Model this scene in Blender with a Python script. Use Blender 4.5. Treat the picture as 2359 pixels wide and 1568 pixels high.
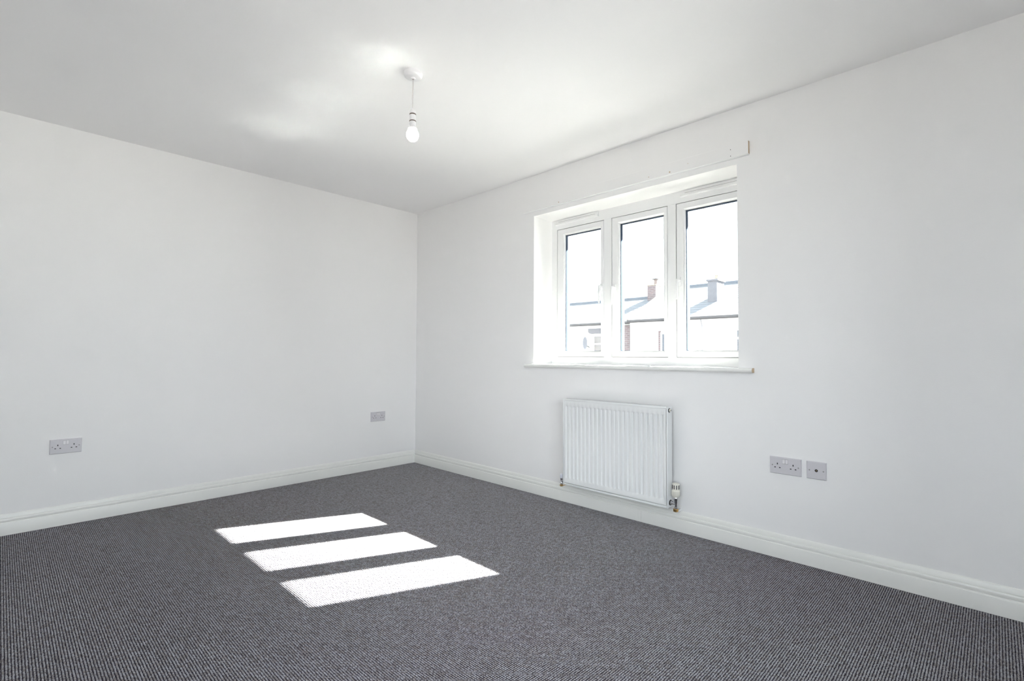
import bpy, bmesh, math, random
from mathutils import Vector, Matrix

random.seed(7)
scene = bpy.context.scene
for o in list(bpy.data.objects):
    bpy.data.objects.remove(o, do_unlink=True)
COL = scene.collection
PI = math.pi

# ------------------------------------------------------------------ camera
cam_data = bpy.data.cameras.new('camera')
cam = bpy.data.objects.new('camera', cam_data)
COL.objects.link(cam)
cam_data.sensor_width = 36.0
cam_data.lens = 17.5
cam_data.clip_start = 0.05
cam_data.clip_end = 500
cr = Vector((-0.69698265, 0.71707141, 0.00487531))
cu = Vector((0.02558016, 0.01806794, 0.99950948))
cd = Vector((-0.71663159, -0.69676548, 0.03093584))
m = Matrix((cr, cu, -cd)).transposed().to_4x4()
m.translation = Vector((2.82294, 4.04519, 1.02696))
cam.matrix_world = m
scene.camera = cam

# ------------------------------------------------------------------ sky, sun, exposure
world = bpy.data.worlds.new('sky')
scene.world = world
world.use_nodes = True
wn = world.node_tree
wn.nodes['Background'].inputs['Color'].default_value = (0.875, 0.928, 1.0, 1)
wn.nodes['Background'].inputs['Strength'].default_value = 5.1

sun_data = bpy.data.lights.new('sun', 'SUN')
sun_data.energy = 100.0
sun_data.angle = 0.0093
sun_data.color = (1.0, 0.957, 0.905)
sun = bpy.data.objects.new('sun', sun_data)
COL.objects.link(sun)
SUN_DIR = Vector((1.0, -0.43, -0.864)).normalized()
sun.rotation_euler = SUN_DIR.to_track_quat('-Z', 'Y').to_euler()
sun.location = (-6, 6, 8)


def portal(loc, sy, sz, direction):
    """sampling portal in a window opening: gives off no light of its own"""
    d = bpy.data.lights.new('sky_portal', 'AREA')
    d.shape = 'RECTANGLE'
    d.size = sy
    d.size_y = sz
    d.cycles.is_portal = True
    o = bpy.data.objects.new('sky_portal', d)
    COL.objects.link(o)
    o.location = loc
    o.rotation_euler = Vector(direction).to_track_quat('-Z', 'Z').to_euler()
    return o


scene.view_settings.view_transform = 'Standard'
scene.view_settings.look = 'None'
scene.view_settings.gamma = 1.0
scene.view_settings.use_curve_mapping = False
scene.view_settings.exposure = 0.48
scene.cycles.max_bounces = 10
scene.cycles.diffuse_bounces = 7
scene.cycles.glossy_bounces = 4
scene.cycles.transparent_max_bounces = 24
scene.cycles.use_denoising = True
scene.cycles.blur_glossy = 0.0
scene.cycles.use_light_tree = False
scene.cycles.adaptive_threshold = 0.02
scene.cycles.sample_clamp_indirect = 0.0

# ------------------------------------------------------------------ room dimensions
H = 2.41           # ceiling
XM, YM = 3.70, 4.95  # room depth and width
WT = 0.30          # outer wall thickness
OY0, OY1, OZ0, OZ1 = 1.530, 3.033, 0.968, 2.095    # window opening, inside
FX = -0.215        # room-side face of window frame
W2 = (1.35, 3.60, 0.08, 2.15)  # unseen window added for fill daylight behind the camera: x0 x1 z0 z1
W3 = (3.05, 4.70, 0.50, 2.15)  # another added daylight window, in the wall opposite: y0 y1 z0 z1

portal((FX - 0.09, (OY0 + OY1) / 2, (OZ0 + OZ1) / 2), 1.5, 1.12, (1, 0, 0))
portal(((W2[0] + W2[1]) / 2, YM + 0.22, (W2[2] + W2[3]) / 2), W2[1] - W2[0], W2[3] - W2[2], (0, -1, 0))
portal((XM + 0.22, (W3[0] + W3[1]) / 2, (W3[2] + W3[3]) / 2), W3[1] - W3[0], W3[3] - W3[2], (-1, 0, 0))


# ------------------------------------------------------------------ materials
def mat(name, color, rough=0.6, metal=0.0, spec=0.5, noise=None, bump=None, emit=None):
    """procedural principled material; noise=(scale, amount), bump=(scale, strength)"""
    mt = bpy.data.materials.new(name)
    mt.use_nodes = True
    nt = mt.node_tree
    b = nt.nodes['Principled BSDF']
    b.inputs['Base Color'].default_value = (*color, 1)
    b.inputs['Roughness'].default_value = rough
    b.inputs['Metallic'].default_value = metal
    b.inputs['Specular IOR Level'].default_value = spec
    if noise or bump:
        geo = nt.nodes.new('ShaderNodeNewGeometry')
    if noise:
        n = nt.nodes.new('ShaderNodeTexNoise')
        n.inputs['Scale'].default_value = noise[0]
        n.inputs['Detail'].default_value = 3
        nt.links.new(geo.outputs['Position'], n.inputs['Vector'])
        mx = nt.nodes.new('ShaderNodeMix')
        mx.data_type = 'RGBA'
        a = noise[1]
        mx.inputs[6].default_value = (*[c * (1 - a) for c in color], 1)
        mx.inputs[7].default_value = (*[min(1, c * (1 + a)) for c in color], 1)
        nt.links.new(n.outputs['Fac'], mx.inputs[0])
        nt.links.new(mx.outputs[2], b.inputs['Base Color'])
    if bump:
        n2 = nt.nodes.new('ShaderNodeTexNoise')
        n2.inputs['Scale'].default_value = bump[0]
        n2.inputs['Detail'].default_value = 4
        nt.links.new(geo.outputs['Position'], n2.inputs['Vector'])
        bp = nt.nodes.new('ShaderNodeBump')
        bp.inputs['Strength'].default_value = bump[1]
        bp.inputs['Distance'].default_value = 0.002
        nt.links.new(n2.outputs['Fac'], bp.inputs['Height'])
        nt.links.new(bp.outputs['Normal'], b.inputs['Normal'])
    if emit:
        b.inputs['Emission Color'].default_value = (*emit[0], 1)
        b.inputs['Emission Strength'].default_value = emit[1]
    return mt


M = {}
M['wall'] = mat('wall_paint', (0.850, 0.843, 0.840), 0.75, spec=0.25, noise=(1.3, 0.012), bump=(160, 0.12))
M['ceiling'] = mat('ceiling_paint', (0.885, 0.878, 0.880), 0.85, spec=0.15, noise=(1.1, 0.01), bump=(120, 0.10))
M['gloss'] = mat('white_gloss_paint', (0.80, 0.80, 0.77), 0.33, spec=0.5, bump=(40, 0.05))
M['sill'] = mat('white_gloss_sill', (0.82, 0.82, 0.80), 0.155, spec=0.48)
M['upvc'] = mat('white_upvc', (0.775, 0.775, 0.778), 0.28, spec=0.5)
M['plastic'] = mat('white_moulded_plastic', (0.60, 0.585, 0.615), 0.35, spec=0.5)
M['rocker'] = mat('white_switch_plastic', (0.74, 0.72, 0.74), 0.3, spec=0.5)
M['slot'] = mat('dark_pin_slot', (0.012, 0.011, 0.014), 0.6)
M['screw'] = mat('plated_screw', (0.35, 0.34, 0.34), 0.35, metal=0.9)
M['enamel'] = mat('white_radiator_enamel', (0.75, 0.762, 0.762), 0.3, spec=0.5)
M['chrome'] = mat('chrome', (0.62, 0.62, 0.64), 0.12, metal=1.0)
M['brass'] = mat('brass', (0.55, 0.36, 0.14), 0.28, metal=1.0)
M['blackring'] = mat('black_rubber_ring', (0.03, 0.028, 0.028), 0.6)
M['trv'] = mat('cream_valve_plastic', (0.74, 0.72, 0.64), 0.4)
M['capblue'] = mat('pale_valve_cap', (0.72, 0.74, 0.82), 0.35)
M['mdf'] = mat('bare_mdf', (0.52, 0.40, 0.28), 0.85, noise=(90, 0.12))
M['ring'] = mat('brown_holder_ring', (0.16, 0.12, 0.10), 0.5)
M['lamp'] = mat('lamp_white_plastic', (0.80, 0.79, 0.80), 0.35)
M['cord'] = mat('white_flex', (0.62, 0.59, 0.58), 0.5)
M['bulb'] = mat('lit_bulb', (0.9, 0.9, 0.88), 0.3, emit=((1.0, 0.86, 0.66), 9.0))
M['bulb'].cycles.emission_sampling = 'NONE'   # too weak beside daylight to need its own sampling
M['gasket'] = mat('grey_gasket', (0.16, 0.16, 0.16), 0.6)
M['spacer'] = mat('spacer_bar', (0.050, 0.074, 0.120), 0.9, spec=0.05)
M['brickwall'] = mat('house_brick', (0.24, 0.115, 0.09), 0.9, noise=(14, 0.25))
M['render'] = mat('white_render', (0.78, 0.77, 0.75), 0.9, noise=(2.0, 0.02))
M['slate'] = mat('grey_slate', (0.054, 0.062, 0.075), 0.75, noise=(7.0, 0.35))
M['ridge'] = mat('ridge_tile', (0.036, 0.046, 0.062), 0.8, noise=(9.0, 0.3))
M['gutter'] = mat('dark_gutter', (0.014, 0.013, 0.017), 0.5)
M['stone'] = mat('lintel_stone', (0.072, 0.070, 0.080), 0.85, noise=(8, 0.2))
M['verge'] = mat('verge_mortar', (0.17, 0.15, 0.12), 0.9)
M['darkglass'] = mat('far_window_glass', (0.04, 0.045, 0.06), 0.08)
M['paleglass'] = mat('far_window_blind', (0.115, 0.105, 0.102), 0.3)
M['pipe_grey'] = mat('grey_downpipe', (0.14, 0.14, 0.155), 0.6)
M['dish'] = mat('grey_satellite_dish', (0.070, 0.072, 0.090), 0.6)
M['pot'] = mat('terracotta_pot', (0.12, 0.09, 0.085), 0.8)
M['chimneyrender'] = mat('cement_render', (0.068, 0.070, 0.085), 0.9, noise=(12, 0.3))
M['yard'] = mat('yard_tarmac', (0.12, 0.119, 0.117), 0.9, noise=(0.6, 0.15))
M['street'] = mat('street_ground', (0.24, 0.235, 0.225), 0.9, noise=(0.6, 0.15))


def brick_mat():
    mt = bpy.data.materials.new('chimney_brick')
    mt.use_nodes = True
    nt = mt.node_tree
    b = nt.nodes['Principled BSDF']
    b.inputs['Roughness'].default_value = 0.9
    geo = nt.nodes.new('ShaderNodeNewGeometry')
    sx = nt.nodes.new('ShaderNodeSeparateXYZ')
    nt.links.new(geo.outputs['Position'], sx.inputs[0])
    ad = nt.nodes.new('ShaderNodeMath')
    nt.links.new(sx.outputs['X'], ad.inputs[0])
    nt.links.new(sx.outputs['Y'], ad.inputs[1])
    cb = nt.nodes.new('ShaderNodeCombineXYZ')
    nt.links.new(ad.outputs[0], cb.inputs['X'])
    nt.links.new(sx.outputs['Z'], cb.inputs['Y'])
    br = nt.nodes.new('ShaderNodeTexBrick')
    br.inputs['Scale'].default_value = 1.0
    br.inputs['Brick Width'].default_value = 0.225
    br.inputs['Row Height'].default_value = 0.075
    br.inputs['Mortar Size'].default_value = 0.01
    br.inputs['Color1'].default_value = (0.085, 0.052, 0.055, 1)
    br.inputs['Color2'].default_value = (0.062, 0.042, 0.048, 1)
    br.inputs['Mortar'].default_value = (0.125, 0.115, 0.12, 1)
    nt.links.new(cb.outputs[0], br.inputs['Vector'])
    nt.links.new(br.outputs['Color'], b.inputs['Base Color'])
    return mt


M['brick'] = brick_mat()


def glass_mat():
    mt = bpy.data.materials.new('dusty_window_glass')
    mt.use_nodes = True
    nt = mt.node_tree
    for n in list(nt.nodes):
        nt.nodes.remove(n)
    out = nt.nodes.new('ShaderNodeOutputMaterial')
    tr = nt.nodes.new('ShaderNodeBsdfTransparent')
    tr.inputs['Color'].default_value = (0.97, 0.985, 0.98, 1)
    gl = nt.nodes.new('ShaderNodeBsdfGlossy')
    gl.inputs['Roughness'].default_value = 0.0
    fr = nt.nodes.new('ShaderNodeFresnel')
    fr.inputs['IOR'].default_value = 1.3
    m1 = nt.nodes.new('ShaderNodeMixShader')
    nt.links.new(fr.outputs[0], m1.inputs[0])
    nt.links.new(tr.outputs[0], m1.inputs[1])
    nt.links.new(gl.outputs[0], m1.inputs[2])
    ts = nt.nodes.new('ShaderNodeBsdfTranslucent')
    ts.inputs['Color'].default_value = (0.9, 0.9, 0.9, 1)
    geo = nt.nodes.new('ShaderNodeNewGeometry')
    mp = nt.nodes.new('ShaderNodeMapping')
    mp.inputs['Scale'].default_value = (1, 1, 0.35)
    nz = nt.nodes.new('ShaderNodeTexNoise')
    nz.inputs['Scale'].default_value = 9
    nz.inputs['Detail'].default_value = 5
    nt.links.new(geo.outputs['Position'], mp.inputs[0])
    nt.links.new(mp.outputs[0], nz.inputs['Vector'])
    rm = nt.nodes.new('ShaderNodeMapRange')
    rm.inputs['From Min'].default_value = 0.3
    rm.inputs['From Max'].default_value = 0.8
    rm.inputs['To Min'].default_value = 0.0007
    rm.inputs['To Max'].default_value = 0.0018
    nt.links.new(nz.outputs['Fac'], rm.inputs[0])
    m2 = nt.nodes.new('ShaderNodeMixShader')
    nt.links.new(rm.outputs[0], m2.inputs[0])
    nt.links.new(m1.outputs[0], m2.inputs[1])
    nt.links.new(ts.outputs[0], m2.inputs[2])
    nt.links.new(m2.outputs[0], out.inputs['Surface'])
    return mt


M['glass'] = glass_mat()


def carpet_mat():
    mt = bpy.data.materials.new('grey_loop_carpet')
    mt.use_nodes = True
    nt = mt.node_tree
    b = nt.nodes['Principled BSDF']
    b.inputs['Roughness'].default_value = 0.95
    b.inputs['Specular IOR Level'].default_value = 0.1
    geo = nt.nodes.new('ShaderNodeNewGeometry')
    sc = nt.nodes.new('ShaderNodeVectorMath')
    sc.operation = 'MULTIPLY'
    sc.inputs[1].default_value = (125, 125, 0)
    nt.links.new(geo.outputs['Position'], sc.inputs[0])
    fl = nt.nodes.new('ShaderNodeVectorMath')
    fl.operation = 'FLOOR'
    nt.links.new(sc.outputs[0], fl.inputs[0])
    wnz = nt.nodes.new('ShaderNodeTexWhiteNoise')
    wnz.noise_dimensions = '2D'
    nt.links.new(fl.outputs[0], wnz.inputs['Vector'])
    rp = nt.nodes.new('ShaderNodeValToRGB')
    cr_ = rp.color_ramp
    cr_.interpolation = 'LINEAR'
    cr_.elements[0].position = 0.0
    cr_.elements[0].color = (0.205, 0.19, 0.195, 1)
    cr_.elements[1].position = 1.0
    cr_.elements[1].color = (0.37, 0.365, 0.392, 1)
    e = cr_.elements.new(0.25); e.color = (0.27, 0.248, 0.242, 1)
    e = cr_.elements.new(0.6); e.color = (0.315, 0.312, 0.333, 1)
    nt.links.new(wnz.outputs['Value'], rp.inputs[0])
    # fine fibre speckle
    nz = nt.nodes.new('ShaderNodeTexNoise')
    nz.inputs['Scale'].default_value = 420
    nz.inputs['Detail'].default_value = 2
    nt.links.new(geo.outputs['Position'], nz.inputs['Vector'])
    mr = nt.nodes.new('ShaderNodeMapRange')
    mr.inputs['From Min'].default_value = 0.3
    mr.inputs['From Max'].default_value = 0.7
    mr.inputs['To Min'].default_value = 0.75
    mr.inputs['To Max'].default_value = 1.15
    nt.links.new(nz.outputs['Fac'], mr.inputs[0])
    mu = nt.nodes.new('ShaderNodeVectorMath')
    mu.operation = 'SCALE'
    nt.links.new(rp.outputs['Color'], mu.inputs[0])
    nt.links.new(mr.outputs[0], mu.inputs['Scale'])
    nt.links.new(mu.outputs[0], b.inputs['Base Color'])
    return mt


M['carpet'] = carpet_mat()
M['backing'] = mat('dark_carpet_backing', (0.040, 0.035, 0.048), 0.95, spec=0.05)


# ------------------------------------------------------------------ mesh helpers
class MB:
    def __init__(self):
        self.bm = bmesh.new()

    def box(self, x0, x1, y0, y1, z0, z1, bevel=0.0, seg=2):
        r = bmesh.ops.create_cube(self.bm, size=1.0)
        vs = r['verts']
        bmesh.ops.scale(self.bm, vec=(x1 - x0, y1 - y0, z1 - z0), verts=vs)
        bmesh.ops.translate(self.bm, vec=((x0 + x1) / 2, (y0 + y1) / 2, (z0 + z1) / 2), verts=vs)
        if bevel:
            es = list({e for v in vs for e in v.link_edges})
            bmesh.ops.bevel(self.bm, geom=es, offset=bevel, segments=seg, affect='EDGES', profile=0.5)
        return self

    def poly(self, pts):
        vs = [self.bm.verts.new(p) for p in pts]
        return self.bm.faces.new(vs)

    def prism(self, prof, axis, a, b):
        """closed profile [(u,v)] swept along axis ('x','y','z') from a to b"""
        def P(u, v, t):
            return {'x': (t, u, v), 'y': (u, t, v), 'z': (u, v, t)}[axis]
        A = [self.bm.verts.new(P(u, v, a)) for u, v in prof]
        B = [self.bm.verts.new(P(u, v, b)) for u, v in prof]
        n = len(prof)
        for i in range(n):
            j = (i + 1) % n
            self.bm.faces.new((A[i], A[j], B[j], B[i]))
        self.bm.faces.new(A[::-1])
        self.bm.faces.new(B)
        return self

    def lathe(self, prof, center, axis='z', seg=24, cap=True):
        """prof [(r, h)] turned round axis through center"""
        cx, cy, cz = center
        rings = []
        for r, h in prof:
            ring = []
            for k in range(seg):
                a = 2 * PI * k / seg
                c, s = r * math.cos(a), r * math.sin(a)
                p = {'z': (cx + c, cy + s, cz + h), 'y': (cx + c, cy + h, cz + s), 'x': (cx + h, cy + c, cz + s)}[axis]
                ring.append(self.bm.verts.new(p))
            rings.append(ring)
        for A, B in zip(rings, rings[1:]):
            for k in range(seg):
                j = (k + 1) % seg
                self.bm.faces.new((A[k], A[j], B[j], B[k]))
        if cap:
            self.bm.faces.new(rings[0][::-1])
            self.bm.faces.new(rings[-1])
        return self

    def tube(self, pts, r, seg=10):
        pts = [Vector(p) for p in pts]
        rings = []
        up0 = Vector((0, 0, 1))
        for i, p in enumerate(pts):
            t = (pts[min(i + 1, len(pts) - 1)] - pts[max(i - 1, 0)]).normalized()
            ref = up0 if abs(t.z) < 0.9 else Vector((0, 1, 0))
            a = t.cross(ref).normalized()
            b = t.cross(a)
            rr = r[i] if isinstance(r, (list, tuple)) else r
            rings.append([self.bm.verts.new(p + (a * math.cos(2 * PI * k / seg) + b * math.sin(2 * PI * k / seg)) * rr) for k in range(seg)])
        for A, B in zip(rings, rings[1:]):
            for k in range(seg):
                j = (k + 1) % seg
                self.bm.faces.new((A[k], A[j], B[j], B[k]))
        self.bm.faces.new(rings[0][::-1])
        self.bm.faces.new(rings[-1])
        return self

    def build(self, name, material, parent=None, smooth=False, origin=None):
        bmesh.ops.recalc_face_normals(self.bm, faces=self.bm.faces[:])
        me = bpy.data.meshes.new(name)
        self.bm.to_mesh(me)
        self.bm.free()
        me.materials.append(material)
        if smooth:
            for f in me.polygons:
                f.use_smooth = True
            if smooth != 'all':
                me.set_sharp_from_angle(angle=math.radians(40))
        o = bpy.data.objects.new(name, me)
        COL.objects.link(o)
        if origin is not None:
            me.transform(Matrix.Translation(-Vector(origin)))
            o.location = origin
        if parent is not None:
            o.parent = parent
            o.matrix_parent_inverse = parent_matrix(parent).inverted()
        return o


def parent_matrix(o):
    mtx = Matrix.LocRotScale(o.location, o.rotation_euler, o.scale)
    if o.parent is not None:
        mtx = parent_matrix(o.parent) @ o.matrix_parent_inverse @ mtx
    return mtx


def tag(o, label=None, cat=None, group=None, kind=None):
    if label: o['label'] = label
    if cat: o['category'] = cat
    if group: o['group'] = group
    if kind: o['kind'] = kind
    return o


def empty(name, loc, rz=0.0):
    o = bpy.data.objects.new(name, None)
    o.empty_display_size = 0.1
    COL.objects.link(o)
    o.location = loc
    o.rotation_euler = (0, 0, rz)
    return o


def box(name, material, x0, x1, y0, y1, z0, z1, parent=None, bevel=0.0, smooth=False):
    return MB().box(x0, x1, y0, y1, z0, z1, bevel).build(name, material, parent, smooth)


# ------------------------------------------------------------------ room shell
floor = box('floor', M['backing'], -0.0, XM, 0.0, YM, -0.12, -0.0035)
tag(floor, 'grey looped pile carpet covering the whole floor', 'floor', kind='structure')
ceil = box('ceiling', M['ceiling'], -WT, XM + WT, -WT, YM + WT, H, H + 0.2)
tag(ceil, 'plain white painted ceiling', 'ceiling', kind='structure')

wl = box('wall_left', M['wall'], -WT, XM + WT, -WT, 0.0, -0.15, H)
tag(wl, 'plain white wall with two double sockets', 'wall', kind='structure')

w = MB()
w.box(-WT, 0, 0, OY0, -0.15, H)
w.box(-WT, 0, OY1, YM, -0.15, H)
w.box(-WT, 0, OY0, OY1, -0.15, OZ0 - 0.026)
w.box(-WT, 0, OY0, OY1, OZ1, H)
wr = w.build('wall_right', M['wall'])
tag(wr, 'white wall holding the window and radiator', 'wall', kind='structure')

w = MB()
w.box(-WT, W2[0], YM, YM + WT, -0.15, H)
w.box(W2[1], XM + WT, YM, YM + WT, -0.15, H)
w.box(W2[0], W2[1], YM, YM + WT, -0.15, W2[2])
w.box(W2[0], W2[1], YM, YM + WT, W2[3], H)
wb = w.build('wall_back', M['wall'])
tag(wb, 'white wall behind the camera facing the left wall', 'wall', kind='structure')
w = MB()
w.box(XM, XM + WT, 0, W3[0], -0.15, H)
w.box(XM, XM + WT, W3[1], YM, -0.15, H)
w.box(XM, XM + WT, W3[0], W3[1], -0.15, W3[2])
w.box(XM, XM + WT, W3[0], W3[1], W3[3], H)
wx = w.build('wall_opposite', M['wall'])
tag(wx, 'white wall behind the camera opposite the window', 'wall', kind='structure')
wz = box('sun_block_wall', M['render'], -0.3, 0.95, YM + WT, YM + 4.5, -2.9, 4.2)  # unseen block put outside to stop sun entering the back window
tag(wz, 'unseen rendered wall added to keep sun off the back window', 'wall', kind='structure')

# carpet pile: one tile of loops, repeated over the floor by geometry nodes
PITCH = 0.008
NT = 10
tb = bmesh.new()
rnd = random.Random(3)
for i in range(NT):
    for j in range(NT):
        cx = (i - NT / 2 + 0.5) * PITCH + rnd.uniform(-0.0006, 0.0006)
        cy = (j - NT / 2 + 0.5) * PITCH + rnd.uniform(-0.0006, 0.0006)
        r = PITCH * rnd.uniform(0.38, 0.46)
        h = rnd.uniform(0.0030, 0.0044)
        ph = rnd.uniform(0, 1)
        lay = [(r, -0.001), (r * 0.93, h * 0.5), (r * 0.55, h * 0.9)]
        rings = []
        for rr, zz in lay:
            rings.append([tb.verts.new((cx + rr * math.cos(2 * PI * (k + ph) / 6), cy + rr * math.sin(2 * PI * (k + ph) / 6), zz)) for k in range(6)])
        top = tb.verts.new((cx, cy, h))
        for A, B in zip(rings, rings[1:]):
            for k in range(6):
                tb.faces.new((A[k], A[(k + 1) % 6], B[(k + 1) % 6], B[k]))
        for k in range(6):
            tb.faces.new((rings[-1][k], rings[-1][(k + 1) % 6], top))
me = bpy.data.meshes.new('carpet_pile')
tb.to_mesh(me)
tb.free()
me.materials.append(M['carpet'])
for f in me.polygons:
    f.use_smooth = True
pile = bpy.data.objects.new('carpet_pile', me)
COL.objects.link(pile)
pile.parent = floor
pile.location = (0, 0, -0.0045)
tag(pile, kind='stuff')
ng = bpy.data.node_groups.new('carpet_pile_nodes', 'GeometryNodeTree')
ng.interface.new_socket('Geometry', in_out='INPUT', socket_type='NodeSocketGeometry')
ng.interface.new_socket('Geometry', in_out='OUTPUT', socket_type='NodeSocketGeometry')
gi = ng.nodes.new('NodeGroupInput')
go = ng.nodes.new('NodeGroupOutput')
T = PITCH * NT
nx = int(math.ceil(XM / T)); ny = int(math.ceil(YM / T))
gr = ng.nodes.new('GeometryNodeMeshGrid')
gr.inputs['Size X'].default_value = (nx - 1) * T
gr.inputs['Size Y'].default_value = (ny - 1) * T
gr.inputs['Vertices X'].default_value = nx
gr.inputs['Vertices Y'].default_value = ny
tf = ng.nodes.new('GeometryNodeTransform')
tf.inputs['Translation'].default_value = (XM / 2, YM / 2, 0)
ng.links.new(gr.outputs[0], tf.inputs['Geometry'])
iop = ng.nodes.new('GeometryNodeInstanceOnPoints')
rv = ng.nodes.new('FunctionNodeRandomValue')
rv.data_type = 'INT'
rv.inputs[4].default_value = 0
rv.inputs[5].default_value = 3
mm = ng.nodes.new('ShaderNodeMath')
mm.operation = 'MULTIPLY'
mm.inputs[1].default_value = PI / 2
ng.links.new(rv.outputs[2], mm.inputs[0])
cx_ = ng.nodes.new('ShaderNodeCombineXYZ')
ng.links.new(mm.outputs[0], cx_.inputs['Z'])
er = ng.nodes.new('FunctionNodeEulerToRotation')
ng.links.new(cx_.outputs[0], er.inputs[0])
ng.links.new(tf.outputs[0], iop.inputs['Points'])
ng.links.new(gi.outputs[0], iop.inputs['Instance'])
ng.links.new(er.outputs[0], iop.inputs['Rotation'])
ng.links.new(iop.outputs[0], go.inputs[0])
md = pile.modifiers.new('pile', 'NODES')
md.node_group = ng

# skirting boards: profile (thickness, height)
SK = [(0, 0), (0.018, 0), (0.018, 0.0665), (0.0172, 0.0690), (0.0150, 0.0697), (0.0118, 0.0703), (0.0116, 0.0735), (0.0134, 0.0755),
      (0.0140, 0.0790), (0.0146, 0.0850), (0.0138, 0.0900), (0.0118, 0.0932), (0.0066, 0.0938), (0.0064, 0.0966), (0.0088, 0.0972),
      (0.0080, 0.1020), (0.0066, 0.1090), (0.0046, 0.1150), (0.0022, 0.1182), (0, 0.119)]


def skirt_y(name, y0, y1, mirror=None, parent=None):   # along y on the wall x = 0
    prof = [(t, z) for t, z in SK] if mirror is None else [(mirror - t, z) for t, z in SK]
    return MB().prism(prof, 'y', y0, y1).build(name, M['gloss'], parent, smooth=True)


def skirt_x(name, x0, x1, mirror=None, parent=None):
    prof = [(t, z) for t, z in SK] if mirror is None else [(mirror - t, z) for t, z in SK]
    return MB().prism(prof, 'x', x0, x1).build(name, M['gloss'], parent, smooth=True)


bl = skirt_x('baseboard_left', 0.0, XM)
tag(bl, 'white moulded skirting board below the left wall', 'baseboard', kind='structure')
br = skirt_y('baseboard_right', 0.0, 2.4240)
tag(br, 'white moulded skirting board below the radiator', 'baseboard', kind='structure')
skirt_y('board_joint', 2.4248, 2.4432, parent=br)
skirt_y('board', 2.4440, YM, parent=br)
bb = skirt_x('baseboard_back', 0.0, XM, mirror=YM)
tag(bb, 'white moulded skirting board behind the camera', 'baseboard', kind='structure')
bo = skirt_y('baseboard_opposite', 0.0, YM, mirror=XM)
tag(bo, 'white moulded skirting board on the wall opposite the window', 'baseboard', kind='structure')


# ------------------------------------------------------------------ the window
def ring_frame(mb, x0, x1, y0, y1, z0, z1, wl_, wr_, wb_, wt_, bevel=0.0):
    """four bars of a rectangular frame"""
    mb.box(x0, x1, y0, y0 + wl_, z0, z1, bevel)
    mb.box(x0, x1, y1 - wr_, y1, z0, z1, bevel)
    mb.box(x0, x1, y0 + wl_, y1 - wr_, z0, z0 + wb_, bevel)
    mb.box(x0, x1, y0 + wl_, y1 - wr_, z1 - wt_, z1, bevel)
    return mb


def mitred_ring(mb, xf, xb, yo0, yo1, zo0, zo1, yi0, yi1, zi0, zi1, xi):
    """sash ring: flat face, chamfered bead down to the glass line; xf face, xi bead edge, xb back"""
    O = [(yo0, zo0), (yo1, zo0), (yo1, zo1), (yo0, zo1)]
    k = 0.010
    C = [(yi0 - k, zi0 - k), (yi1 + k, zi0 - k), (yi1 + k, zi1 + k), (yi0 - k, zi1 + k)]
    I = [(yi0, zi0), (yi1, zi0), (yi1, zi1), (yi0, zi1)]
    levels = [[(xb, *q) for q in O], [(xf - 0.003, *q) for q in O], [(xf, q[0] + (0.003 if q[0] == yo0 else -0.003), q[1] + (0.003 if q[1] == zo0 else -0.003)) for q in O],
              [(xf, *q) for q in C], [(xi, *q) for q in I], [(xb, *q) for q in I]]
    V = [[mb.bm.verts.new(p) for p in L] for L in levels]
    for A, B in zip(V, V[1:] + V[:1]):
        for i in range(4):
            j = (i + 1) % 4
            mb.bm.faces.new((A[i], A[j], B[j], B[i]))
    return mb


win = empty('window_1', (FX, (OY0 + OY1) / 2, OZ0))
tag(win, 'white three-pane casement window above the radiator', 'window', kind='structure')

SZ0, SZ1 = 1.024, 2.016          # sash bottom and top
SASH = [(1.586, 2.016, 1.654, 1.984), (2.086, 2.510, 2.145, 2.479), (2.574, 3.022, 2.629, 2.958)]
GZ0, GZ1 = 1.066, 1.969
FY1 = 3.070
mb = MB()
mb.box(FX - 0.07, FX, OY0 - 0.03, SASH[0][0] - 0.003, OZ0 - 0.02, OZ1 + 0.02)
mb.box(FX - 0.07, FX, SASH[2][1] + 0.003, FY1, OZ0 - 0.02, OZ1 + 0.02)
mb.box(FX - 0.07, FX, SASH[0][0] - 0.003, SASH[2][1] + 0.003, OZ0 - 0.02, SZ0 - 0.003)
mb.box(FX - 0.07, FX, SASH[0][0] - 0.003, SASH[2][1] + 0.003, SZ1 + 0.003, OZ1 + 0.02)
frame = mb.build('window_frame', M['upvc'], win)
for a, b in ((SASH[0][1] + 0.003, SASH[1][0] - 0.004), (SASH[1][1] + 0.003, SASH[2][0] - 0.004)):
    box('mullion', M['upvc'], FX - 0.07, FX + 0.002, a, b, SZ0 - 0.003, SZ1 + 0.003, win, bevel=0.0015)
# dark rebate behind the sash joints
mb = MB()
for (a, b, c, d) in SASH:
    ring_frame(mb, FX - 0.060, FX - 0.012, a - 0.006, b + 0.006, SZ0 - 0.006, SZ1 + 0.006, 0.012, 0.012, 0.012, 0.012)
mb.build('gasket', M['gasket'], win)

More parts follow.
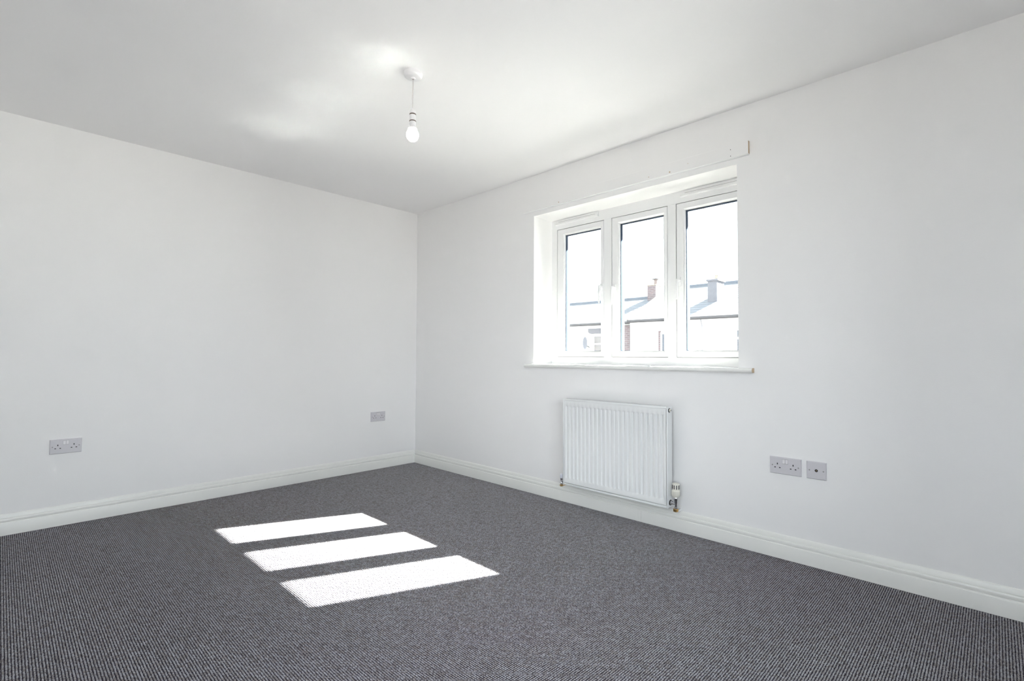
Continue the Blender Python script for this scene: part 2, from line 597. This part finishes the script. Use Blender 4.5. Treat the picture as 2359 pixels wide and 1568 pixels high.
handle_side = [1, 0, 0]
handle_z = [1.527, 1.510, 1.510]
for n, (a, b, c, d) in enumerate(SASH):
    s = mitred_ring(MB(), FX + 0.001, FX - 0.066, a, b, SZ0, SZ1, c, d, GZ0, GZ1, FX - 0.010).build('sash', M['upvc'], win)
    # sealed glazing unit: two panes and a spacer bar
    box('pane', M['glass'], FX - 0.0205, FX - 0.0165, c - 0.004, d + 0.004, GZ0 - 0.004, GZ1 + 0.004, s)
    box('pane', M['glass'], FX - 0.0465, FX - 0.0425, c - 0.004, d + 0.004, GZ0 - 0.004, GZ1 + 0.004, s)
    sp = MB()
    ring_frame(sp, FX - 0.0425, FX - 0.0205, c - 0.004, d + 0.004, GZ0 - 0.004, GZ1 + 0.004, 0.0075, 0.0065, 0.0065, 0.0085)
    sp.build('spacer_bar', M['spacer'], s)
    # espagnolette handle
    hy = b - 0.016 if handle_side[n] else a + 0.020
    hz = handle_z[n]
    mbh = MB()
    mbh.box(FX, FX + 0.010, hy - 0.012, hy + 0.012, hz - 0.032, hz + 0.030, bevel=0.004)
    mbh.lathe([(0.011, 0.0), (0.011, 0.024), (0.009, 0.028)], (FX + 0.008, hy, hz + 0.004), axis='x', seg=14)
    pts = [(FX + 0.030, hy, hz + 0.010), (FX + 0.036, hy, hz - 0.004), (FX + 0.040, hy, hz - 0.030), (FX + 0.041, hy, hz - 0.070), (FX + 0.039, hy, hz - 0.105), (FX + 0.036, hy, hz - 0.118)]
    mbh.tube(pts, [0.010, 0.010, 0.0085, 0.0075, 0.0075, 0.0055], seg=10)
    mbh.build('handle', M['upvc'], s, smooth=True)

# trickle vents under the head of the frame
for a, b in ((1.575, 1.975), (2.605, 3.032)):
    prof = [(FX, 2.052), (FX + 0.014, 2.052), (FX + 0.019, 2.0545), (FX + 0.019, 2.061), (FX + 0.011, 2.067), (FX + 0.009, 2.083), (FX, 2.086)]
    v = MB().prism(prof, 'y', a, b).build('trickle_vent', M['upvc'], win)
    box('vent_slot', M['gasket'], FX + 0.0085, FX + 0.0105, a + 0.03, b - 0.03, 2.0735, 2.0750, v)
    box('vent_tab', M['upvc'], FX + 0.018, FX + 0.021, (a + b) / 2 - 0.10, (a + b) / 2 - 0.092, 2.050, 2.056, v)

# window board with a rounded nose
prof = [(FX + 0.0, OZ0 - 0.026), (0.026, OZ0 - 0.026)]
for k in range(9):
    t = -PI / 2 + PI * k / 8
    prof.append((0.026 + 0.0125 * math.cos(t), OZ0 - 0.013 + 0.013 * math.sin(t)))
prof.append((0.0235, OZ0))
prof.append((FX, OZ0))
sl = MB().prism(prof, 'y', OY0, OY1).build('window_sill', M['sill'], win, smooth=True)
nose = [(0.0, OZ0 - 0.026), (0.026, OZ0 - 0.026)] + prof[2:-1] + [(0.0, OZ0)]
MB().prism(nose, 'y', 1.462, OY0).build('sill_horn', M['sill'], sl, smooth=True)
MB().prism(nose, 'y', OY1, 3.113).build('sill_horn', M['sill'], sl, smooth=True)
MB().prism([(u * 0.96 if u > 0 else 0.001, OZ0 - 0.013 + (v - OZ0 + 0.013) * 0.94) for u, v in nose], 'y', 3.113, 3.1142).build('sill_end', M['mdf'], sl)

# outside sill and eaves of this house
es = box('trim_1', M['upvc'], FX - 0.16, FX - 0.07, OY0 - 0.03, OY1 + 0.06, OZ0 - 0.05, OZ0 - 0.02)
tag(es, 'white outside window sill', 'sill', kind='structure')
mb = MB()
mb.prism([(-0.60, 2.175), (-0.62, 2.175), (-0.62, 2.36), (-0.20, 2.62), (-0.20, 2.52), (-0.60, 2.26)], 'y', -1.5, YM + 1.5)
mb.box(-0.60, -WT, -1.5, YM + 1.5, 2.20, 2.22)
ev = mb.build('trim_2', M['gutter'])
tag(ev, 'roof eaves overhanging outside the window', 'eaves', kind='structure')

# ------------------------------------------------------------------ windows added for fill daylight, behind the camera
win2 = empty('fill_window_back', ((W2[0] + W2[1]) / 2, YM, W2[2]))
tag(win2, 'unseen white window added behind the camera for daylight', 'window', kind='structure')
x0, x1, z0, z1 = W2
fa, fb = YM + 0.10, YM + 0.17
mb = MB()
mb.box(x0, x0 + 0.06, fa, fb, z0, z1)
mb.box(x1 - 0.06, x1, fa, fb, z0, z1)
mb.box(x0 + 0.06, x1 - 0.06, fa, fb, z0, z0 + 0.06)
mb.box(x0 + 0.06, x1 - 0.06, fa, fb, z1 - 0.06, z1)
mb.build('window_frame', M['upvc'], win2)
for k in (1, 2):
    xm = x0 + (x1 - x0) * k / 3
    box('mullion', M['upvc'], xm - 0.03, xm + 0.03, fa, fb, z0 + 0.06, z1 - 0.06, win2)
for k in range(3):
    a = x0 + (x1 - x0) * k / 3 + (0.06 if k == 0 else 0.03)
    b = x0 + (x1 - x0) * (k + 1) / 3 - (0.06 if k == 2 else 0.03)
    box('pane', M['glass'], a, b, YM + 0.13, YM + 0.136, z0 + 0.06, z1 - 0.06, win2)
box('window_sill', M['sill'], x0, x1, YM - 0.03, YM + 0.10, z0 - 0.02, z0 + 0.006, win2, bevel=0.004)

win3 = empty('fill_window_opposite', (XM, (W3[0] + W3[1]) / 2, W3[2]))  # added out of view to brighten the right side of the room
tag(win3, 'unseen white window added in the wall opposite for daylight', 'window', kind='structure')
y0, y1, z0, z1 = W3
ring_frame(MB(), XM + 0.10, XM + 0.17, y0, y1, z0, z1, 0.06, 0.06, 0.06, 0.06).build('window_frame', M['upvc'], win3)
ym = (y0 + y1) / 2
box('mullion', M['upvc'], XM + 0.10, XM + 0.17, ym - 0.03, ym + 0.03, z0 + 0.06, z1 - 0.06, win3)
for a, b in ((y0 + 0.06, ym - 0.03), (ym + 0.03, y1 - 0.06)):
    box('pane', M['glass'], XM + 0.13, XM + 0.136, a, b, z0 + 0.06, z1 - 0.06, win3)
box('window_sill', M['sill'], XM - 0.03, XM + 0.10, y0, y1, z0 - 0.02, z0 + 0.006, win3, bevel=0.004)

# ------------------------------------------------------------------ batten above the window
bt = empty('batten', (0, 2.27, 2.133))
tag(bt, 'long white painted timber batten fixed above the window', 'batten')
box('board', M['wall'], 0, 0.018, 1.433, 3.100, 2.133, 2.204, bt, bevel=0.0012)
MB().prism([(0.0, 2.1275), (0.0055, 2.1325), (0.0175, 2.1332), (0.0, 2.1332)], 'y', 1.436, 3.098).build('lit_edge_strip', M['upvc'], bt)  # whiter strip that paints the bright lit line along the board's lower edge
box('bare_end', M['mdf'], 0.0012, 0.0172, 3.0995, 3.1008, 2.1345, 2.2028, bt)
for (yy, zz, rr) in ((1.784, 2.146, 0.0042), (2.505, 2.150, 0.0030), (2.645, 2.146, 0.0050), (2.760, 2.168, 0.0022)):
    MB().lathe([(rr, 0), (rr * 0.8, 0.0006)], (0.0179, yy, zz), axis='x', seg=12).build('filler_spot', M['mdf'], bt)
for zz in (2.179, 2.143):
    MB().lathe([(0.0024, 0), (0.0020, 0.0004)], (0.0179, 3.006, zz), axis='x', seg=10).build('screw_hole', M['slot'], bt)


# ------------------------------------------------------------------ sockets (built facing +y, origin at plate centre on the wall)
def face_box(mb, x0, x1, z0, z1, y0, y1, bevel=0.0):
    return mb.box(x0, x1, y0, y1, z0, z1, bevel)


def socket(loc, rz, label):
    r = empty('double_socket', (0, 0, 0))
    tag(r, label, 'socket', 'double plug sockets on the walls')
    mbp = MB()
    hw, hh, dp = 0.073, 0.043, 0.010
    base = [(-hw, -hh), (hw, -hh), (hw, hh), (-hw, hh)]
    lv = [(0.0, 0.0), (0.0, 0.0045), (0.0022, dp - 0.0010), (0.0036, dp)]
    V = []
    for ins, yy in lv:
        V.append([mbp.bm.verts.new((sx * 1.0 - math.copysign(ins, sx), yy, sz - math.copysign(ins, sz))) for sx, sz in base])
    for A, B in zip(V, V[1:]):
        for i in range(4):
            mbp.bm.faces.new((A[i], A[(i + 1) % 4], B[(i + 1) % 4], B[i]))
    mbp.bm.faces.new(V[0][::-1]); mbp.bm.faces.new(V[-1])
    mbp.build('plate', M['plastic'], r)
    for s in (-1, 1):
        k = MB()
        k.prism([(0.0085, 0.0115), (dp, 0.0115), (dp + 0.0028, 0.0125), (dp + 0.0012, 0.0325), (dp, 0.0335), (0.0085, 0.0335)], 'x', s * 0.0068 - 0.0058, s * 0.0068 + 0.0058)
        k.build('switch_rocker', M['rocker'], r)
        box('rocker_surround', M['screw'], s * 0.0068 - 0.0066, s * 0.0068 + 0.0066, dp - 0.001, dp + 0.0002, 0.0104, 0.0343, r)
        cx = s * 0.0365
        box('earth_slot', M['slot'], cx - 0.0023, cx + 0.0023, dp - 0.002, dp + 0.0003, 0.0045, 0.0130, r)
        for q in (-1, 1):
            box('pin_slot', M['slot'], cx + q * 0.0111 - 0.0036, cx + q * 0.0111 + 0.0036, dp - 0.002, dp + 0.0003, -0.0125, -0.0080, r)
        MB().lathe([(0.0034, 0), (0.0034, 0.0008), (0.0026, 0.0013)], (s * 0.0603, dp - 0.0005, 0.0), axis='y', seg=14).build('screw', M['screw'], r)
    r.location = loc
    r.rotation_euler = (0, 0, rz)
    return r


socket((2.530, 0, 0.470), 0.0, 'white double socket on the left wall, far from the corner')
socket((0.410, 0, 0.4705), 0.0, 'white double socket low on the left wall beside the room corner')
socket((0, 3.262, 0.470), -PI / 2, 'white double socket on the window wall right of the radiator')

# aerial outlet
ap = empty('aerial_outlet', (0, 0, 0))
tag(ap, 'square white aerial outlet plate with one round black hole', 'wall plate')
mbp = MB()
hw, dp = 0.043, 0.009
V = []
for ins, yy in [(0.0, 0.0), (0.0, 0.0045), (0.002, dp - 0.001), (0.0034, dp)]:
    V.append([mbp.bm.verts.new((sx * (hw - ins), yy, sz * (hw - ins))) for sx, sz in ((-1, -1), (1, -1), (1, 1), (-1, 1))])
for A, B in zip(V, V[1:]):
    for i in range(4):
        mbp.bm.faces.new((A[i], A[(i + 1) % 4], B[(i + 1) % 4], B[i]))
mbp.bm.faces.new(V[0][::-1]); mbp.bm.faces.new(V[-1])
mbp.build('plate', M['plastic'], ap)
MB().lathe([(0.0070, 0.0), (0.0070, 0.0012), (0.0056, 0.0012)], (0, dp - 0.0008, 0), axis='y', seg=20).build('outlet_hole', M['slot'], ap, smooth=True)
MB().lathe([(0.0022, 0.0), (0.0018, 0.0010)], (0, dp + 0.0003, 0), axis='y', seg=12).build('contact_pin', M['brass'], ap)
for s in (-1, 1):
    MB().lathe([(0.0034, 0), (0.0034, 0.0008), (0.0026, 0.0013)], (s * 0.0302, dp - 0.0005, 0.0), axis='y', seg=14).build('screw', M['screw'], ap)
ap.location = (0, 3.401, 0.470)
ap.rotation_euler = (0, 0, -PI / 2)

# ------------------------------------------------------------------ radiator
RX0, RX1 = 0.046, 0.100
RY0, RY1 = 1.892, 2.664
RZ0, RZ1 = 0.146, 0.734
rad = empty('radiator', (0.06, (RY0 + RY1) / 2, RZ0))
tag(rad, 'white fluted panel radiator below the window', 'radiator')
# pressed front panel as a relief surface
NF = 23
P0, P1 = 1.908, 2.645
pitch = (P1 - P0) / NF
cols = [RY0 + 0.0085, P0]
for k in range(NF):
    a = P0 + k * pitch
    cols += [a + pitch * 0.16, a + pitch * 0.34, a + pitch * 0.66, a + pitch * 0.84]
cols += [P1, RY1 - 0.0095]
rows = [RZ0 + 0.017, 0.188, 0.194, 0.200, 0.680, 0.685, 0.690, RZ1 - 0.012]
DEP = 0.0080


def relief(y, z):
    if y <= P0 or y >= P1 or z <= rows[1] or z >= rows[6]:
        return 0.0
    u = ((y - P0) / pitch) % 1.0
    d = max(0.0, min(1.0, (min(u, 1 - u) - 0.16) / 0.18))
    zz = min((z - rows[1]) / 0.012, (rows[6] - z) / 0.010, 1.0)
    return DEP * d * max(0, zz)


mb = MB()
xf = RX1 - 0.002
grid = [[mb.bm.verts.new((xf - relief(y + 1e-7, z), y, z)) for y in cols] for z in rows]
for i in range(len(rows) - 1):
    for j in range(len(cols) - 1):
        mb.bm.faces.new((grid[i][j], grid[i][j + 1], grid[i + 1][j + 1], grid[i + 1][j]))
fp = mb.build('front_panel', M['enamel'], rad, smooth=True)
if sum(f.normal.x for f in fp.data.polygons) < 0:
    fp.data.flip_normals()
# casing
ring_frame(MB(), RX1 - 0.010, RX1, RY0, RY1, RZ0, RZ1, 0.007, 0.007, 0.013, 0.013, 0.002).build('panel_rim', M['enamel'], rad, smooth=True)
box('back_panel', M['enamel'], RX0 + 0.030, RX1 - 0.012, RY0 + 0.004, RY1 - 0.004, RZ0 + 0.006, RZ1 - 0.02, rad)
for (a, b) in ((RY0 - 0.001, RY0 + 0.0015), (RY1 - 0.0015, RY1 + 0.001)):
    box('side_panel', M['enamel'], RX0, RX1 - 0.003, a, b, RZ0 + 0.004, RZ1 - 0.003, rad)
mb = MB()
mb.box(RX0, RX0 + 0.006, RY0, RY1, RZ1 - 0.010, RZ1)
mb.box(RX1 - 0.012, RX1 - 0.006, RY0, RY1, RZ1 - 0.006, RZ1 + 0.0005)
k = RY0 + 0.01
while k < RY1 - 0.008:
    mb.box(RX0 + 0.004, RX1 - 0.008, k, k + 0.005, RZ1 - 0.005, RZ1 - 0.0005)
    k += 0.0125
mb.build('top_grille', M['enamel'], rad)
# fins of the convector behind the panel
mb = MB()
k = RY0 + 0.03
while k < RY1 - 0.03:
    mb.box(RX0 + 0.004, RX0 + 0.032, k, k + 0.0015, RZ0 + 0.03, RZ1 - 0.03)
    k += 0.0165
mb.build('convector', M['enamel'], rad)
for yy in (RY0 + 0.15, RY1 - 0.15):
    box('bracket', M['enamel'], 0.002, RX0 + 0.03, yy - 0.012, yy + 0.012, RZ0 + 0.05, RZ1 - 0.05, rad)
# bleed valve at the top right end
bv = MB().lathe([(0.0125, 0.0), (0.0125, 0.0020), (0.0105, 0.0024)], ((RX0 + RX1) / 2 + 0.006, RY1 + 0.0008, RZ1 - 0.022), axis='y', seg=20).build('bleed_valve', M['slot'], rad, smooth=True)
MB().lathe([(0.0095, 0.0), (0.0095, 0.0070), (0.007, 0.0085)], ((RX0 + RX1) / 2 + 0.004, RY1 + 0.0025, RZ1 - 0.0215), axis='y', seg=6).build('plug', M['trv'], bv)
MB().lathe([(0.003, 0.0), (0.003, 0.0016)], ((RX0 + RX1) / 2 + 0.004, RY1 + 0.0106, RZ1 - 0.0215), axis='y', seg=8).build('key_hole', M['slot'], bv)

# thermostatic valve, right end
VX = 0.070
VY = 2.700
tv = MB().lathe([(0.0085, 0.131), (0.0085, 0.149), (0.0110, 0.150), (0.0110, 0.156), (0.0085, 0.158), (0.0085, 0.176), (0.0105, 0.180), (0.0105, 0.196), (0.0125, 0.199), (0.0125, 0.213), (0.011, 0.215)], (VX, VY, 0), axis='z', seg=18).build('thermostatic_valve', M['chrome'], rad, smooth=True)
tag(tv, 'chrome valve with cream thermostatic head')
head = [(0.0165, 0.214), (0.0200, 0.219), (0.0235, 0.224), (0.0240, 0.250), (0.0205, 0.254), (0.0205, 0.288), (0.0190, 0.293), (0.0140, 0.295)]
MB().lathe(head, (VX, VY, 0), axis='z', seg=28).build('head', M['trv'], tv, smooth=True)
for q in range(10):
    an = 2 * PI * q / 10
    c, s = math.cos(an), math.sin(an)
    g = MB()
    g.box(-0.0016, 0.0016, -0.0027, 0.0027, 0.262, 0.285)
    bmesh.ops.rotate(g.bm, verts=g.bm.verts[:], cent=(0, 0, 0), matrix=Matrix.Rotation(an, 3, 'Z'))
    bmesh.ops.translate(g.bm, verts=g.bm.verts[:], vec=(VX + 0.0201 * c, VY + 0.0201 * s, 0))
    g.build('grip_slot', M['stone'], tv)
MB().lathe([(0.013, 0.0), (0.013, 0.010)], (VX, RY1 + 0.004, 0.176), axis='y', seg=6).build('union_nut', M['chrome'], tv)
MB().lathe([(0.0165, 0.0), (0.0165, 0.003)], (VX, RY1 + 0.001, 0.176), axis='y', seg=20).build('collar', M['blackring'], tv)
MB().lathe([(0.0075, 0.0), (0.0075, 0.022)], (VX, RY1 + 0.014, 0.176), axis='y', seg=14).build('spigot', M['chrome'], tv, smooth=True)
MB().lathe([(0.0135, 0.1305), (0.0150, 0.1325), (0.0150, 0.1455), (0.0135, 0.1475)], (VX - 0.002, VY - 0.002, 0), axis='z', seg=8).build('compression_nut', M['brass'], tv)
MB().tube([(VX - 0.002, VY - 0.002, 0.134), (VX - 0.004, VY - 0.002, 0.1285), (VX - 0.012, VY - 0.002, 0.1265), (0.0025, VY - 0.002, 0.1265)], 0.006, 10).build('pipe', M['enamel'], tv)

# lockshield valve, left end
LX, LY = 0.066, 1.853
lv_ = MB().lathe([(0.0070, 0.120), (0.0070, 0.138), (0.0090, 0.140), (0.0090, 0.150), (0.0065, 0.153), (0.0065, 0.166), (0.0080, 0.168), (0.0080, 0.178)], (LX, LY, 0), axis='z', seg=16).build('lockshield_valve', M['chrome'], rad, smooth=True)
MB().lathe([(0.0085, 0.176), (0.0100, 0.180), (0.0105, 0.198), (0.0085, 0.205), (0.006, 0.207)], (LX, LY, 0), axis='z', seg=18).build('cap', M['capblue'], lv_, smooth=True)
MB().lathe([(0.0075, 0.0), (0.0075, RY0 - LY)], (LX, LY, 0.160), axis='y', seg=14).build('spigot', M['chrome'], lv_, smooth=True)
MB().lathe([(0.0105, 0.1215), (0.0115, 0.1230), (0.0115, 0.1330), (0.0105, 0.1345)], (LX, LY, 0), axis='z', seg=8).build('compression_nut', M['brass'], lv_)
MB().tube([(LX, LY, 0.1250), (LX - 0.003, LY, 0.1225), (LX - 0.02, LY, 0.1222), (0.0025, LY, 0.1222)], 0.003, 8).build('pipe', M['brass'], lv_)

# ------------------------------------------------------------------ pendant lamp
PX, PY = 1.446, 2.0225
pl = empty('pendant_light', (PX, PY, H))
tag(pl, 'bare lit bulb on a short white cord from a ceiling rose', 'pendant light')
MB().lathe([(0.0445, 0.0), (0.0445, -0.010), (0.0425, -0.019), (0.036, -0.024), (0.020, -0.026), (0.012, -0.027), (0.010, -0.032), (0.006, -0.033)], (PX, PY, H), axis='z', seg=40).build('ceiling_rose', M['lamp'], pl, smooth=True)
MB().lathe([(0.0042, -0.032), (0.0042, -0.0345)], (PX, PY, H), axis='z', seg=12).build('cord_grip', M['ring'], pl)
MB().tube([(PX, PY, H - 0.030), (PX + 0.0004, PY + 0.0003, 2.33), (PX + 0.0007, PY - 0.0008, 2.28), (PX, PY, 2.225)], 0.0028, 10).build('cord', M['cord'], pl, smooth=True)
lh = MB().lathe([(0.0040, 2.2330), (0.0065, 2.2310), (0.0085, 2.2270), (0.0130, 2.2220), (0.0148, 2.2150), (0.0152, 2.2060), (0.0150, 2.2050), (0.0150, 2.2000), (0.0152, 2.1990), (0.0156, 2.1720), (0.0150, 2.1710), (0.0150, 2.1660), (0.0155, 2.1650), (0.0155, 2.1560), (0.0140, 2.1480), (0.0120, 2.1470)], (PX, PY, 0), axis='z', seg=28).build('lampholder', M['lamp'], pl, smooth=True)
MB().lathe([(0.0156, 2.2052), (0.0160, 2.2030), (0.0160, 2.2010), (0.0156, 2.1995)], (PX, PY, 0), axis='z', seg=28).build('holder_ring', M['ring'], lh, smooth=True)
MB().lathe([(0.0158, 2.1715), (0.0164, 2.1700), (0.0164, 2.1680), (0.0158, 2.1665)], (PX, PY, 0), axis='z', seg=28).build('holder_ring', M['ring'], lh, smooth=True)
MB().lathe([(0.0112, 2.152), (0.0115, 2.146), (0.0140, 2.1415), (0.0190, 2.1360), (0.0225, 2.1325)], (PX, PY, 0), axis='z', seg=28).build('bulb_cap', M['lamp'], pl, smooth=True)
prof = []
BR = 0.0305
for k in range(15):
    t = math.radians(55) - k * math.radians(145) / 14
    prof.append((max(0.0008, BR * math.cos(t)), 2.1015 + BR * math.sin(t) * 1.05 + (0.004 if t > 0.6 else 0.0)))
MB().lathe(prof, (PX, PY, 0), axis='z', seg=28).build('bulb', M['bulb'], pl, smooth='all')

# ------------------------------------------------------------------ outside: the street and the terrace opposite
GZ = -2.9
gd = MB()
gd.poly([(-120, -150, GZ), (-0.6, -150, GZ), (-0.6, 150, GZ), (-120, 150, GZ)])
gd = gd.build('ground', M['street'])
tag(gd, 'pale street outside the window', 'ground', kind='structure')
yd = MB()
yd.poly([(-0.6, -150, GZ), (130, -150, GZ), (130, 150, GZ), (-0.6, 150, GZ)])
yd = yd.build('yard', M['yard'])
tag(yd, 'dark tarmac yard behind the house', 'ground', kind='structure')


def courses(mb, xe, ze, xr, zr, y0, y1, n):
    """overlapping slate courses from the eaves (xe, ze) up to the ridge (xr, zr)"""
    up = Vector((xr - xe, 0, zr - ze)) / n
    nrm = Vector((zr - ze, 0, -(xr - xe))).normalized()
    for k in range(n):
        a = Vector((xe, 0, ze)) + up * k + nrm * 0.009
        b = Vector((xe, 0, ze)) + up * (k + 1.06) + nrm * 0.002
        c = Vector((xe, 0, ze)) + up * k
        prof = [(c.x, c.z), (a.x, a.z), (b.x, b.z)]
        mb.prism(prof, 'y', y0, y1)
    return mb


def house(name, label, xf, xr, y0, y1, ze, zr, wall, nrow):
    h = empty(name, (xf, (y0 + y1) / 2, GZ))
    tag(h, label, 'house')
    xb = 2 * xr - xf
    xe, xbe = xf + 0.12, xb - 0.12
    ext = (zr - ze) / (xr - xe)
    prof = [(xf, GZ), (xf, ze), (xr, zr - 0.12), (xb, ze), (xb, GZ)]
    MB().prism(prof, 'y', y0, y1).build('wall', wall, h)
    rf = courses(MB(), xe, ze, xr, zr, y0, y1, nrow).build('roof', M['slate'], h)
    courses(MB(), xbe, ze, xr, zr, y0, y1, nrow).build('roof', M['slate'], h)
    MB().prism([(xr - 0.13, zr - 0.05), (xr + 0.15, zr - 0.06), (xr + 0.10, zr + 0.04), (xr, zr + 0.085), (xr - 0.10, zr + 0.04)], 'y', y0, y1).build('ridge', M['ridge'], rf)
    MB().prism([(xe + 0.02, ze - 0.10), (xe + 0.10, ze - 0.10), (xe + 0.13, ze - 0.06), (xe + 0.13, ze + 0.005), (xe + 0.02, ze + 0.005)], 'y', y0, y1).build('gutter', M['gutter'], h)
    return h, rf


ha, ra = house('terraced_house', 'white terraced house with a lower slate roof seen through the left pane', -14.2, -16.7, -22.0, -5.96, 2.375, 3.575, M['render'], 15)
hb, rb = house('terraced_house', 'white rendered terraced house with taller slate roof seen through the right pane', -13.8, -16.9, -5.88, 6.0, 2.385, 3.92, M['render'], 15)
for h in (ha, hb):
    h['group'] = 'terraced houses across the street'

# house A details
box('brick_pier', M['brick'], -14.2, -14.12, -6.52, -6.10, GZ, 2.24, ha)
wa = ring_frame(MB(), -14.2, -14.13, -7.83, -6.75, 0.7, 1.90, 0.07, 0.07, 0.07, 0.06).build('window', M['upvc'], ha)
box('transom', M['upvc'], -14.19, -14.14, -7.76, -6.82, 1.50, 1.56, wa)
box('pane', M['paleglass'], -14.19, -14.16, -7.76, -6.82, 0.77, 1.84, wa)
MB().prism([(-8.02, 2.02), (-7.92, 1.95), (-6.6, 1.95), (-6.6, 2.16), (-8.02, 2.16)], 'x', -14.2, -14.08).build('lintel', M['stone'], ha)
dmb = MB()
dmb.lathe([(0.02, 0.0), (0.12, 0.015), (0.21, 0.06), (0.20, 0.062), (0.12, 0.022), (0.02, 0.008)], (0, 0, 0), axis='x', seg=20)
bmesh.ops.scale(dmb.bm, vec=(1, 1.0, 1.25), verts=dmb.bm.verts[:])
bmesh.ops.rotate(dmb.bm, verts=dmb.bm.verts[:], cent=(0, 0, 0), matrix=Matrix.Rotation(math.radians(-28), 3, 'Z'))
bmesh.ops.translate(dmb.bm, verts=dmb.bm.verts[:], vec=(-13.98, -8.03, 1.57))
ds = dmb.build('satellite_dish', M['dish'], ha, smooth=True)
MB().tube([(-14.2, -8.03, 1.40), (-14.02, -8.03, 1.45), (-13.98, -8.03, 1.56)], 0.02, 8).build('dish_arm', M['gutter'], ds)
c1 = MB().box(-16.85, -16.30, -6.53, -6.15, 2.9, 4.02).build('chimney', M['brick'], ha)
box('chimney_cap', M['verge'], -16.86, -16.29, -6.54, -6.14, 4.02, 4.06, c1)
MB().lathe([(0.085, 4.05), (0.075, 4.12), (0.07, 4.27), (0.085, 4.28), (0.085, 4.30)], (-16.55, -6.28, 0), axis='z', seg=14).build('pot', M['pot'], c1, smooth=True)
MB().lathe([(0.17, 4.31), (0.16, 4.335), (0.03, 4.36)], (-16.55, -6.28, 0), axis='z', seg=14).build('cowl', M['stone'], c1)

# house B details
vmb = MB()
vmb.prism([(-13.66, 2.36), (-13.66, 2.425), (-16.9, 3.965), (-16.9, 3.88)], 'y', -5.93, -5.86)
vmb.build('verge', M['verge'], rb)
wb1 = ring_frame(MB(), -13.8, -13.76, -4.62, -3.55, 0.6, 1.90, 0.06, 0.06, 0.06, 0.06).build('window', M['upvc'], hb)
box('pane', M['darkglass'], -13.79, -13.77, -4.56, -3.61, 0.66, 1.84, wb1)
box('brick_reveal', M['brick'], -13.8, -13.74, -4.69, -4.62, 0.5, 1.96, wb1)
wb2 = ring_frame(MB(), -13.8, -13.74, -2.03, -0.9, 0.6, 1.96, 0.09, 0.09, 0.07, 0.07).build('window', M['upvc'], hb)
box('transom', M['upvc'], -13.79, -13.75, -1.94, -0.99, 1.60, 1.67, wb2)
box('pane', M['darkglass'], -13.79, -13.77, -1.94, -0.99, 0.67, 1.89, wb2)
MB().tube([(-13.62, -3.08, 2.30), (-13.72, -3.08, 2.12), (-13.74, -3.08, 2.0), (-13.74, -3.08, GZ)], 0.022, 10).build('downpipe', M['pipe_grey'], hb)
c2 = MB().box(-15.62, -14.98, -3.40, -3.06, 2.7, 3.76).build('chimney', M['chimneyrender'], hb)
MB().box(-15.66, -14.94, -3.44, -3.02, 3.76, 3.82).build('chimney_cap', M['chimneyrender'], c2)
MB().lathe([(0.07, 3.82), (0.06, 3.98), (0.07, 4.0)], (-15.3, -3.2, 0), axis='z', seg=12).build('pot', M['verge'], c2)
